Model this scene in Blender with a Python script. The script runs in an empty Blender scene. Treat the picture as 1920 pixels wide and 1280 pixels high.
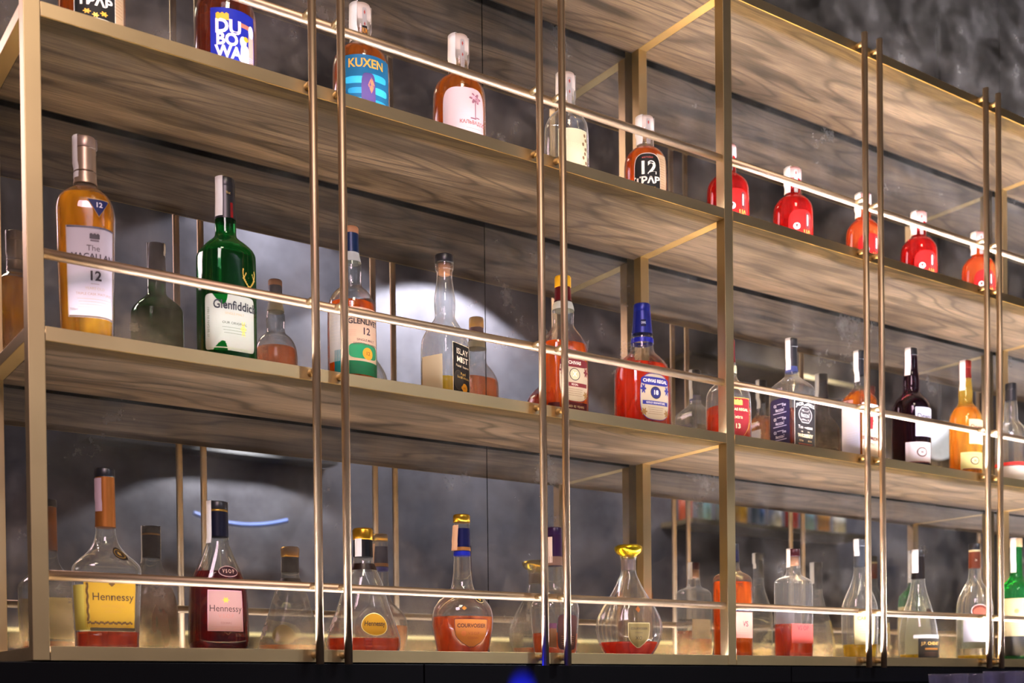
import bpy, math, random
from mathutils import Matrix, Vector
random.seed(4)
C = bpy.context.scene.collection
S = bpy.context.scene
PI = math.pi

# ------------------------------------------------------------------ camera
CX, CY, CZ, YAW, PIT, ROL, FPX, PYY = -0.43099, -1.77378, -0.07592, 0.60673, -0.01193, -0.01105, 2280.83, 1329.74
def make_camera():
    cy, sy = math.cos(YAW), math.sin(YAW)
    r = Vector((cy, -sy, 0)); fw = Vector((sy, cy, 0)); u = Vector((0, 0, 1))
    c, s = math.cos(PIT), math.sin(PIT)
    f1 = fw*c + u*s; u1 = -fw*s + u*c
    c, s = math.cos(ROL), math.sin(ROL)
    r2 = r*c + u1*s; u2 = -r*s + u1*c
    cam = bpy.data.objects.new('camera', bpy.data.cameras.new('camera'))
    C.objects.link(cam)
    m = Matrix((r2, u2, -f1)).transposed().to_4x4()
    m.translation = Vector((CX, CY, CZ))
    cam.matrix_world = m
    cam.data.sensor_width = 36
    cam.data.lens = FPX/1920*36
    cam.data.shift_y = (PYY-640)/1920
    cam.data.clip_start = 0.02
    cam.data.dof.use_dof = True
    cam.data.dof.focus_distance = 2.15
    cam.data.dof.aperture_fstop = 5.0
    S.camera = cam
make_camera()

# ------------------------------------------------------------------ world, exposure, room and added fill lights
w = bpy.data.worlds.new('world'); S.world = w; w.use_nodes = True
w.node_tree.nodes['Background'].inputs[0].default_value = (0.03, 0.028, 0.045, 1)
w.node_tree.nodes['Background'].inputs[1].default_value = 0.5
S.view_settings.view_transform = 'Standard'; S.view_settings.look = 'None'
S.view_settings.gamma = 1; S.view_settings.use_curve_mapping = False
S.view_settings.exposure = 0.0
S.cycles.max_bounces = 12; S.cycles.transparent_max_bounces = 32
S.cycles.glossy_bounces = 6; S.cycles.transmission_bounces = 8; S.cycles.diffuse_bounces = 4

def area(name, loc, tgt, sx, sy, power, col):
    l = bpy.data.lights.new(name, 'AREA'); l.shape = 'RECTANGLE'; l.size = sx; l.size_y = sy
    l.energy = power; l.color = col
    o = bpy.data.objects.new(name, l); C.objects.link(o); o.location = loc
    d = Vector(tgt)-Vector(loc); o.rotation_euler = d.to_track_quat('-Z', 'Y').to_euler()
    return o
def spot(name, loc, tgt, power, col, ang=70, blend=.3, rad=.03):
    l = bpy.data.lights.new(name, 'SPOT'); l.energy = power; l.color = col
    l.spot_size = math.radians(ang); l.spot_blend = blend; l.shadow_soft_size = rad
    o = bpy.data.objects.new(name, l); C.objects.link(o); o.location = loc
    d = Vector(tgt)-Vector(loc); o.rotation_euler = d.to_track_quat('-Z', 'Y').to_euler()
    return o
LED_E = [115.0, 440.0, 440.0]     # white strips along the front edge of the shelves, per unit
LED_R = [190.0, 400.0, 400.0]       # warm strips along the back edge
area('added_room_fill', (-0.8, -2.5, 2.1), (0.5, 0, 0.7), 0.9, 0.9, 62, (1.0, 0.70, 0.80))  # added pinkish soft fill behind the viewer, outside the mirror's view
area('added_room_fill', (-0.2, -3.2, 3.6), (2.4, 0, 0.6), 0.8, 0.8, 55, (1.0, 0.88, 0.66))  # second added soft fill, no real fixture
spot('wall_spot', (3.2, -3.17, 2.5), (3.2, -3.17, 0), 330, (0.93, 0.93, 1.0), 120, .06)
spot('wall_spot', (2.15, -3.17, 2.70), (2.15, -3.17, 0), 100, (0.9, 0.9, 1.0), 120, .06)
spot('wall_spot', (1.95, -3.25, 1.32), (1.95, -3.25, 0), 70, (1.0, 1.0, 1.0), 120, .06)
spot('wall_spot', (6.3, -3.17, 2.35), (6.3, -3.17, 0), 200, (0.9, 0.9, 1.0), 120, .1)

# ------------------------------------------------------------------ materials
def lin(h):
    h = h.lstrip('#'); o = []
    for i in (0, 2, 4):
        c = int(h[i:i+2], 16)/255
        o.append(c/12.92 if c <= .04045 else ((c+.055)/1.055)**2.4)
    return (*o, 1)
MATS = {}
def mat(name, base, rough=.5, metal=0, spec=.5, coat=0, emis=None, es=0):
    if name in MATS: return MATS[name]
    m = bpy.data.materials.new(name); m.use_nodes = True
    b = m.node_tree.nodes['Principled BSDF']
    b.inputs['Base Color'].default_value = lin(base) if isinstance(base, str) else (*base, 1)
    b.inputs['Roughness'].default_value = rough; b.inputs['Metallic'].default_value = metal
    b.inputs['Specular IOR Level'].default_value = spec
    b.inputs['Coat Weight'].default_value = coat
    if emis:
        b.inputs['Emission Color'].default_value = (*emis, 1); b.inputs['Emission Strength'].default_value = es
    MATS[name] = m
    return m
def ink(col): return mat('print_'+col.strip('#'), col, .55)
def paper(col): return mat('paper_'+col.strip('#'), tuple(c*.60 for c in lin(col)[:3]), .6, 0, .3)
def foil(col, metal=.6, rough=.35): return mat('foil_'+col.strip('#')+str(metal), col, rough, metal)

def N(m, t, **k):
    n = m.node_tree.nodes.new(t)
    for a, v in k.items(): setattr(n, a, v)
    return n
def newmat(name):
    m = bpy.data.materials.new(name); m.use_nodes = True; m.node_tree.nodes.clear()
    out = N(m, 'ShaderNodeOutputMaterial')
    return m, m.node_tree.links.new, out
def ramp(m, stops, interp='LINEAR'):
    n = N(m, 'ShaderNodeValToRGB'); r = n.color_ramp; r.interpolation = interp
    while len(r.elements) < len(stops): r.elements.new(.5)
    for e, (p, c) in zip(r.elements, stops):
        e.position = p; e.color = c if len(c) == 4 else (*c, 1)
    return n
def vmix(c, t): return tuple(a*(1-t)+b*t for a, b in zip(c, (1, 1, 1)))

def glass(name, col=(1, 1, 1), edge=(.42, .45, .45), body=.05, rib=0, dens=.93, rim=.3, refr=.3):
    """thin glass wall: tinted see-through, darker and glossier towards its edges"""
    if name in MATS: return MATS[name]
    m, L, out = newmat(name)
    tc = N(m, 'ShaderNodeTexCoord'); nz = N(m, 'ShaderNodeTexNoise'); nz.inputs['Scale'].default_value = 28; nz.inputs['Detail'].default_value = 1
    mp = N(m, 'ShaderNodeMapping'); mp.inputs['Scale'].default_value = (1, 1, .35)
    L(tc.outputs['Object'], mp.inputs[0]); L(mp.outputs[0], nz.inputs['Vector'])
    bp = N(m, 'ShaderNodeBump'); bp.inputs['Strength'].default_value = .55; bp.inputs['Distance'].default_value = .005
    L(nz.outputs[0], bp.inputs['Height'])
    lw = N(m, 'ShaderNodeLayerWeight'); lw.inputs['Blend'].default_value = .5; L(bp.outputs[0], lw.inputs['Normal'])
    tr = N(m, 'ShaderNodeBsdfTransparent')
    a = tuple(c*dens for c in col); e = tuple(c*k for c, k in zip(col, edge))
    rc = ramp(m, [(.0, a), (.55, a), (.85, tuple((x+y)/2 for x, y in zip(a, e))), (.97, e)])
    L(lw.outputs['Facing'], rc.inputs[0]); L(rc.outputs[0], tr.inputs[0])
    gl = N(m, 'ShaderNodeBsdfGlossy'); gl.inputs['Roughness'].default_value = .04; L(bp.outputs[0], gl.inputs['Normal'])
    rg = ramp(m, [(0, (.05,)*3), (.5, (.08,)*3), (.8, (.42,)*3), (1, (.8,)*3)])
    L(lw.outputs['Facing'], rg.inputs[0])
    df = N(m, 'ShaderNodeBsdfTranslucent'); df.inputs[0].default_value = (*vmix(col, .06), 1)
    dd = N(m, 'ShaderNodeBsdfDiffuse'); dd.inputs[0].default_value = (*vmix(col, .06), 1)
    m0 = N(m, 'ShaderNodeMixShader'); m0.inputs[0].default_value = .5; L(df.outputs[0], m0.inputs[1]); L(dd.outputs[0], m0.inputs[2])
    m1 = N(m, 'ShaderNodeMixShader')
    rb = ramp(m, [(0, (body,)*3), (.55, (body,)*3), (.74, (body+rim*.35,)*3), (.86, (body+rim,)*3), (.95, (body,)*3)]); L(lw.outputs['Facing'], rb.inputs[0]); L(rb.outputs[0], m1.inputs[0])  # white rim mixed in to imitate bright refracted light at the edges
    L(tr.outputs[0], m1.inputs[1]); L(m0.outputs[0], m1.inputs[2])
    m2 = N(m, 'ShaderNodeMixShader'); L(rg.outputs[0], m2.inputs[0]); L(m1.outputs[0], m2.inputs[1]); L(gl.outputs[0], m2.inputs[2])
    rf = N(m, 'ShaderNodeBsdfGlass'); rf.inputs['IOR'].default_value = 1.45; rf.inputs['Roughness'].default_value = .0; rf.inputs['Color'].default_value = (*[c**.5 for c in col], 1)
    m3 = N(m, 'ShaderNodeMixShader'); m3.inputs[0].default_value = refr; L(m2.outputs[0], m3.inputs[1]); L(rf.outputs[0], m3.inputs[2])
    L(m3.outputs[0], out.inputs[0]); MATS[name] = m
    return m

def liquid(name, col, glow=.6):
    """spirit: tinted see-through that also scatters the shelf light"""
    if name in MATS: return MATS[name]
    m, L, out = newmat(name)
    tc = N(m, 'ShaderNodeTexCoord'); nz = N(m, 'ShaderNodeTexNoise'); nz.inputs['Scale'].default_value = 30; nz.inputs['Detail'].default_value = 2
    mp = N(m, 'ShaderNodeMapping'); mp.inputs['Scale'].default_value = (1, 1, .25)
    L(tc.outputs['Object'], mp.inputs[0]); L(mp.outputs[0], nz.inputs['Vector'])
    tr = N(m, 'ShaderNodeBsdfTransparent'); tr.inputs[0].default_value = (*[math.sqrt(c) for c in col], 1)
    ts = N(m, 'ShaderNodeBsdfTranslucent'); ts.inputs[0].default_value = (*col, 1)
    df = N(m, 'ShaderNodeBsdfDiffuse'); df.inputs[0].default_value = (*col, 1)
    m0 = N(m, 'ShaderNodeMixShader'); m0.inputs[0].default_value = .4; L(ts.outputs[0], m0.inputs[1]); L(df.outputs[0], m0.inputs[2])
    r = ramp(m, [(.35, (glow*.35,)*3), (.65, (min(1, glow*1.5),)*3)]); L(nz.outputs[0], r.inputs[0])
    m1 = N(m, 'ShaderNodeMixShader'); L(r.outputs[0], m1.inputs[0]); L(tr.outputs[0], m1.inputs[1]); L(m0.outputs[0], m1.inputs[2])
    gl = N(m, 'ShaderNodeBsdfGlossy'); gl.inputs['Roughness'].default_value = .08
    m2 = N(m, 'ShaderNodeMixShader'); m2.inputs[0].default_value = .05; L(m1.outputs[0], m2.inputs[1]); L(gl.outputs[0], m2.inputs[2])
    L(m2.outputs[0], out.inputs[0]); MATS[name] = m
    return m

def make_wood():
    m, L, out = newmat('oak_veneer')
    b = N(m, 'ShaderNodeBsdfPrincipled'); L(b.outputs[0], out.inputs[0])
    tc = N(m, 'ShaderNodeTexCoord')
    mp = N(m, 'ShaderNodeMapping'); mp.inputs['Scale'].default_value = (1.0, 6.0, 1); L(tc.outputs['Object'], mp.inputs[0])
    n1 = N(m, 'ShaderNodeTexNoise'); n1.inputs['Scale'].default_value = 1.5; n1.inputs['Detail'].default_value = 1.5; n1.inputs['Roughness'].default_value = .4
    L(mp.outputs[0], n1.inputs['Vector'])
    mu = N(m, 'ShaderNodeMath', operation='MULTIPLY'); mu.inputs[1].default_value = 62; L(n1.outputs[0], mu.inputs[0])
    sn = N(m, 'ShaderNodeMath', operation='SINE'); L(mu.outputs[0], sn.inputs[0])
    ab = N(m, 'ShaderNodeMath', operation='MULTIPLY_ADD'); ab.inputs[1].default_value = .5; ab.inputs[2].default_value = .5; L(sn.outputs[0], ab.inputs[0])
    rr = ramp(m, [(0, (.22,)*3), (.12, (.70,)*3), (.4, (1, 1, 1)), (1, (1, 1, 1))]); L(ab.outputs[0], rr.inputs[0])
    mp2 = N(m, 'ShaderNodeMapping'); mp2.inputs['Scale'].default_value = (9, 330, 1); L(tc.outputs['Object'], mp2.inputs[0])
    n2 = N(m, 'ShaderNodeTexNoise'); n2.inputs['Scale'].default_value = 1.5; n2.inputs['Detail'].default_value = 3; L(mp2.outputs[0], n2.inputs['Vector'])
    r2 = ramp(m, [(.38, (.4,)*3), (.60, (1.0,)*3)]); L(n2.outputs[0], r2.inputs[0])
    mp3 = N(m, 'ShaderNodeMapping'); mp3.inputs['Scale'].default_value = (1.2, 9, 1); L(tc.outputs['Object'], mp3.inputs[0])
    n3 = N(m, 'ShaderNodeTexNoise'); n3.inputs['Scale'].default_value = 2.2; n3.inputs['Detail'].default_value = 3; L(mp3.outputs[0], n3.inputs['Vector'])
    r3 = ramp(m, [(.34, (.050, .036, .026)), (.66, (.185, .14, .098))]); L(n3.outputs[0], r3.inputs[0])
    a = N(m, 'ShaderNodeMixRGB', blend_type='MULTIPLY'); a.inputs[0].default_value = .8; L(r3.outputs[0], a.inputs[1]); L(rr.outputs[0], a.inputs[2])
    c = N(m, 'ShaderNodeMixRGB', blend_type='MULTIPLY'); c.inputs[0].default_value = .8; L(a.outputs[0], c.inputs[1]); L(r2.outputs[0], c.inputs[2])
    L(c.outputs[0], b.inputs['Base Color']); b.inputs['Roughness'].default_value = .5
    bp = N(m, 'ShaderNodeBump'); bp.inputs['Strength'].default_value = .25; bp.inputs['Distance'].default_value = .001; L(n2.outputs[0], bp.inputs['Height']); L(bp.outputs[0], b.inputs['Normal'])
    return m
WOOD = make_wood()

def make_mirror():
    m, L, out = newmat('antique_mirror')
    tc = N(m, 'ShaderNodeTexCoord')
    n1 = N(m, 'ShaderNodeTexNoise'); n1.inputs['Scale'].default_value = 3.2; n1.inputs['Detail'].default_value = 8; n1.inputs['Roughness'].default_value = .62
    L(tc.outputs['Object'], n1.inputs['Vector'])
    n2 = N(m, 'ShaderNodeTexNoise'); n2.inputs['Scale'].default_value = 26; n2.inputs['Detail'].default_value = 5; L(tc.outputs['Object'], n2.inputs['Vector'])
    ad = N(m, 'ShaderNodeMath', operation='MULTIPLY_ADD'); ad.inputs[1].default_value = .28; L(n2.outputs[0], ad.inputs[0]); L(n1.outputs[0], ad.inputs[2])
    r = ramp(m, [(.42, (.10,)*3), (.68, (.28,)*3), (.90, (.52,)*3)]); L(ad.outputs[0], r.inputs[0])
    n3 = N(m, 'ShaderNodeTexNoise'); n3.inputs['Scale'].default_value = 9; n3.inputs['Detail'].default_value = 9; n3.inputs['Roughness'].default_value = .7; L(tc.outputs['Object'], n3.inputs['Vector'])
    rd = ramp(m, [(.36, (.03, .027, .022)), (.5, (.16, .15, .135)), (.66, (.42, .41, .39))]); L(n3.outputs[0], rd.inputs[0])
    g = N(m, 'ShaderNodeBsdfGlossy'); g.inputs['Color'].default_value = (.47, .47, .45, 1); g.inputs['Roughness'].default_value = .012
    d = N(m, 'ShaderNodeBsdfDiffuse'); L(rd.outputs[0], d.inputs[0])
    mx = N(m, 'ShaderNodeMixShader'); L(r.outputs[0], mx.inputs[0]); L(g.outputs[0], mx.inputs[1]); L(d.outputs[0], mx.inputs[2])
    L(mx.outputs[0], out.inputs[0])
    return m
MIRROR = make_mirror()

def make_concrete(name, c0, c1, sc=1.2):
    m, L, out = newmat(name)
    b = N(m, 'ShaderNodeBsdfPrincipled'); b.inputs['Roughness'].default_value = .8; L(b.outputs[0], out.inputs[0])
    tc = N(m, 'ShaderNodeTexCoord'); n = N(m, 'ShaderNodeTexNoise'); n.inputs['Scale'].default_value = sc; n.inputs['Detail'].default_value = 8; n.inputs['Roughness'].default_value = .65
    L(tc.outputs['Object'], n.inputs['Vector']); r = ramp(m, [(.35, c0), (.7, c1)]); L(n.outputs[0], r.inputs[0]); L(r.outputs[0], b.inputs['Base Color'])
    return m
CONC = make_concrete('concrete_plaster', (.07, .066, .085), (.27, .26, .31))
CONC_D = make_concrete('dark_concrete', (.03, .03, .035), (.10, .10, .11))

def make_brass(name, col, rough=.32, var=.12):
    m, L, out = newmat(name)
    b = N(m, 'ShaderNodeBsdfPrincipled'); L(b.outputs[0], out.inputs[0]); b.inputs['Metallic'].default_value = 1
    tc = N(m, 'ShaderNodeTexCoord'); n = N(m, 'ShaderNodeTexNoise'); n.inputs['Scale'].default_value = 5; n.inputs['Detail'].default_value = 3; L(tc.outputs['Object'], n.inputs['Vector'])
    r = ramp(m, [(.3, tuple(c*(1-var) for c in col)), (.7, tuple(min(1, c*(1+var)) for c in col))]); L(n.outputs[0], r.inputs[0]); L(r.outputs[0], b.inputs['Base Color'])
    b.inputs['Roughness'].default_value = rough
    return m
BRASS = make_brass('satin_brass', (.62, .48, .25), .42)
ROD = make_brass('bronze_rod', (.52, .38, .235), .48)
BLACK = mat('black_lacquer', (.003, .003, .004), .30, 0, .2)
BLACKM = mat('black_matte', (.004, .004, .005), .8)
PLASTIC = mat('black_plastic', (.012, .012, .014), .35)

# ------------------------------------------------------------------ mesh helpers
class MB:
    def __init__(s): s.v = []; s.f = []; s.m = []
    def box(s, x0, x1, y0, y1, z0, z1, mi=0):
        n = len(s.v)
        s.v += [(x0,y0,z0),(x1,y0,z0),(x1,y1,z0),(x0,y1,z0),(x0,y0,z1),(x1,y0,z1),(x1,y1,z1),(x0,y1,z1)]
        for q in ((0,3,2,1),(4,5,6,7),(0,1,5,4),(1,2,6,5),(2,3,7,6),(3,0,4,7)):
            s.f.append(tuple(n+i for i in q)); s.m.append(mi)
        return s
    def cyl(s, a, b, r, k=20, r2=None, mi=0):
        a = Vector(a); b = Vector(b); d = (b-a).normalized(); r2 = r if r2 is None else r2
        p = d.orthogonal().normalized(); q = d.cross(p); n = len(s.v)
        for c, rr in ((a, r), (b, r2)):
            for i in range(k):
                t = 2*PI*i/k; s.v.append(tuple(c+(p*math.cos(t)+q*math.sin(t))*rr))
        for i in range(k):
            j = (i+1) % k; s.f.append((n+i, n+j, n+k+j, n+k+i)); s.m.append(mi)
        s.f.append(tuple(n+i for i in reversed(range(k)))); s.m.append(mi)
        s.f.append(tuple(n+k+i for i in range(k))); s.m.append(mi)
        return s
    def build(s, name, mats, parent=None, smooth=False, bevel=0):
        me = bpy.data.meshes.new(name); me.from_pydata(s.v, [], s.f); me.update()
        if not isinstance(mats, (list, tuple)): mats = [mats]
        for x in mats: me.materials.append(x)
        for p, i in zip(me.polygons, s.m): p.material_index = i
        if smooth:
            for p in me.polygons: p.use_smooth = len(p.vertices) <= 4
        o = bpy.data.objects.new(name, me); C.objects.link(o)
        if bevel:
            b = o.modifiers.new('bevel', 'BEVEL'); b.width = bevel; b.segments = 2; b.limit_method = 'ANGLE'
        if parent: o.parent = parent
        return o
def tag(o, label=None, cat=None, group=None, kind=None):
    if label: o['label'] = label
    if cat: o['category'] = cat
    if group: o['group'] = group
    if kind: o['kind'] = kind
    return o
def empty(name, loc=(0, 0, 0), rz=0):
    o = bpy.data.objects.new(name, None); C.objects.link(o); o.location = loc; o.rotation_euler = (0, 0, rz)
    o.empty_display_size = .05
    return o

# ------------------------------------------------------------------ shelving dimensions
BAY = 0.44244; GAP = 0.05033; MIR = 0.29263; DEP = 0.2826; RODY = -0.021; H = .0115
LV = [0.0, 0.4481, 0.9, 1.3525]
XP = [0.0, 1.34658, 2.69, 4.03]
RODS = [[BAY, 2*BAY], [4*BAY, 5*BAY], [7*BAY, 8*BAY]]
TH = 0.020

# ------------------------------------------------------------------ room
def struct(name, mb, m):
    o = mb.build(name, m); o['kind'] = 'structure'; return o
struct('floor', MB().box(-3, 10.5, -3.7, .6, -1.3, -1.25), mat('dark_floor', (.03, .028, .03), .3))
struct('ceiling', MB().box(-3, 10.5, -3.7, .6, 4.6, 4.65), CONC_D)
struct('wall_back', MB().box(-3, 10.5, .33, .45, -1.25, 4.6), CONC_D)
struct('wall_front', MB().box(-3, 10.5, -3.75, -3.6, -1.25, 4.6), CONC)
struct('wall_left', MB().box(-3.1, -3, -3.7, .45, -1.25, 4.6), CONC_D)
struct('wall_right', MB().box(10.5, 10.6, -3.7, .45, -1.25, 4.6), CONC_D)
# shadow bracing beams on the far wall, seen in the mirror
# antique mirror panels
for i, (a, b, lab) in enumerate([(-1.9, -.8275, 'leftmost antique mirror sheet, beyond the end frame of the shelving'), (-.8255, .9468, 'mottled antique mirror sheet behind the left half of the first shelving unit'),
                            (.9488, 2.7208, 'mottled antique mirror sheet behind the middle of the shelving, right of the thin joint'), (2.7228, 4.5, 'antique mirror sheet at far right beyond the dark joint above the shelves')]):
    o = MB().box(a, b, MIR, MIR+.006, -.015, 2.9).build('mirror_panel', MIRROR)
    tag(o, lab, 'mirror', 'antique mirror sheets lining the wall')
# base cabinet under the shelving
cb = MB().box(-.25, 4.6, .012, .30, -1.25, -.0215)
cab = empty('base_cabinet', (0, 0, -1.25))
o = cb.build('carcass', BLACKM, cab); o.location = (0, 0, 1.25)
z = -.024; k = 0
for a, b in ((-.25, .62), (.623, 1.52), (1.523, 2.43), (2.433, 3.5), (3.503, 4.6)):
    for z0, z1 in ((-.056, -.0225), (-1.2, -.058)):
        o = MB().box(a, b, .002, .0125, z0, z1).build('fascia_panel' if z0 > -.1 else 'door_panel', BLACK, cab, bevel=.0006); o.location = (0, 0, 1.25)
tag(cab, 'glossy black base cabinet running under the lowest shelf', 'cabinet')
ct = MB().box(-.25, 4.6, -.46, .0, -.185, -.155).build('work_counter', mat('counter_stone', (.01, .01, .012), .15), None, bevel=.002)
tag(ct, 'dark polished work counter in front of the base cabinet', 'counter')
cs = MB().box(-.2, 4.55, -.42, -.002, -1.25, -.185).build('counter_base', BLACKM); tag(cs, 'black base carrying the dark work counter', 'cabinet')
# small blue indicator lamp below the shelf front
lp = empty('indicator_lamp', (.825, -.045, -.155))
MB().cyl((0, 0, 0), (0, 0, .014), .009, 16).build('base', PLASTIC, lp)
MB().cyl((0, 0, .014), (0, 0, .020), .006, 16, .003).build('lens', mat('blue_lens', (.02, .03, .5), .2, emis=(.02, .04, 1), es=40), lp)
tag(lp, 'small blue indicator light glowing on the black fascia below the shelf', 'lamp')
spot('blue_glow', (.825, -.060, -.112), (.825, .002, -.078), 45, (.01, .02, 1), 54, .8, .004)

# ------------------------------------------------------------------ shelving units
LEDF = [mat('led_white_%d' % i, (1, 1, 1), .5, emis=(.88, .86, 1.0), es=e) for i, e in enumerate(LED_E)]
LEDW = [mat('led_warm_%d' % i, (1, .9, .7), .5, emis=(1.0, .63, .27), es=e) for i, e in enumerate(LED_R)]
UN = ['left', 'middle', 'right']
RAIL = [.1005, .1045, .1045]
for u in range(3):
    x0, x1 = XP[u], XP[u+1]
    t = empty('shelving_unit', (x0, 0, -.02))
    def add(mb, name, m, **k):
        o = mb.build(name, m, t, **k); o.location = (-x0, 0, .02); return o
    posts = [x0, x1] if u == 2 else [x0]
    for xp in posts:
        add(MB().box(xp-H, xp+H, 0, 2*H, -TH, LV[3]), 'front_post', BRASS, bevel=.0008)
        add(MB().box(xp-H, xp+H, DEP-2*H-.002, DEP-.002, -TH, LV[3]), 'rear_post', BRASS, bevel=.0008)
        for z in LV:
            add(MB().box(xp-H, xp+H, 2*H, DEP-2*H-.002, z-TH, z-.001), 'depth_bar', BRASS, bevel=.0006)
    for z in LV:
        add(MB().box(x0+H+.0008, x1-H-.0008, 0, .003, z-TH, z), 'edge_band', BRASS, bevel=.0003)
    for i, z in enumerate(LV[:3]):
        add(MB().cyl((x0+H, .011, z+RAIL[i]), (x1-H, .011, z+RAIL[i]), .0073, 24), 'guard_rail', ROD, smooth=True)
    for xr in RODS[u]:
        for s in (-1, 1):
            xx = xr+s*GAP/2
            r = add(MB().cyl((xx, RODY, -.024), (xx, RODY, LV[3]+.012), .0066, 24), 'upright_rod', ROD, smooth=True)
            for z in LV: MB().cyl((xx, RODY, z-.009), (xx, .001, z-.009), .0055, 14).build('connector', BRASS, r, smooth=True)
            for i, z in enumerate(LV[:3]): MB().cyl((xx, RODY, z+RAIL[i]), (xx, .008, z+RAIL[i]), .0048, 14).build('connector', BRASS, r, smooth=True)
    tag(t, ['brass shelving frame at the left end, square post and paired rods', 'brass shelving frame right of the second square post', 'brass shelving frame cut off by the right edge of the picture'][u], 'shelf', 'brass shelving frames joined in a row')
    for li, z in enumerate(LV):
        b = empty('shelf_board', ((x0+x1)/2, .14, z-TH))
        o = MB().box(x0+H+.0005, x1-H-.0005, .0035, DEP-.003, z-TH, z-.008).box(x0+H+.0005, x1-H-.0005, .016, DEP-.014, z-.008, z).build('panel', WOOD, b); o.location = (-(x0+x1)/2, -.14, TH-z)
        if li < 3 or True:
            st = MB().box(x0+.02, x1-.02, .0065, .0125, z-.0078, z-.004).build('led_strip', LEDF[u], b); st.location = o.location
            st['label'] = 'lit white light strip along the front edge'
            sw = MB().box(x0+.02, x1-.02, DEP-.010, DEP-.006, z-.0078, z-.004).build('led_strip', LEDW[u], b); sw.location = o.location
            sw['label'] = 'lit warm light strip along the rear edge'
        re_ = MB().box(x0+H+.0005, x1-H-.0005, DEP-.003, DEP+.0005, z-TH, z).build('rear_shade_strip', BLACKM, b); re_.location = o.location; re_['label'] = 'black strip painting the shade of the unlit gap behind the board'  # black strip paints in the shade of the unlit rear edge and gap
        lev = ['lowest', 'second lowest', 'third', 'topmost'][li]
        tag(b, f'grey-brown oak veneer shelf board, {lev} level of the {UN[u]} brass unit', 'shelf board', 'oak veneer shelf boards')

# ------------------------------------------------------------------ bottle builder
def chaikin(p, n=2):
    for _ in range(n):
        q = [p[0]]
        for a, b in zip(p[:-1], p[1:]):
            q.append((a[0]*.75+b[0]*.25, a[1]*.75+b[1]*.25)); q.append((a[0]*.25+b[0]*.75, a[1]*.25+b[1]*.75))
        q.append(p[-1]); p = q
    return p
FONT = bpy.data.fonts.load('<builtin>')
def text_polys(s, size, bold=0, sx=1, shear=0):
    cu = bpy.data.curves.new('t', 'FONT'); cu.body = s; cu.size = size; cu.align_x = 'CENTER'; cu.align_y = 'CENTER'
    cu.resolution_u = 3; cu.offset = bold*size; cu.shear = shear; cu.font = FONT; cu.fill_mode = 'FRONT'
    o = bpy.data.objects.new('t', cu); C.objects.link(o)
    dg = bpy.context.evaluated_depsgraph_get(); me = o.evaluated_get(dg).to_mesh()
    v = [(p.co.x*sx, p.co.y) for p in me.vertices]; f = [tuple(p.vertices) for p in me.polygons]
    o.evaluated_get(dg).to_mesh_clear(); bpy.data.objects.remove(o); bpy.data.curves.remove(cu)
    return v, f

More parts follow.
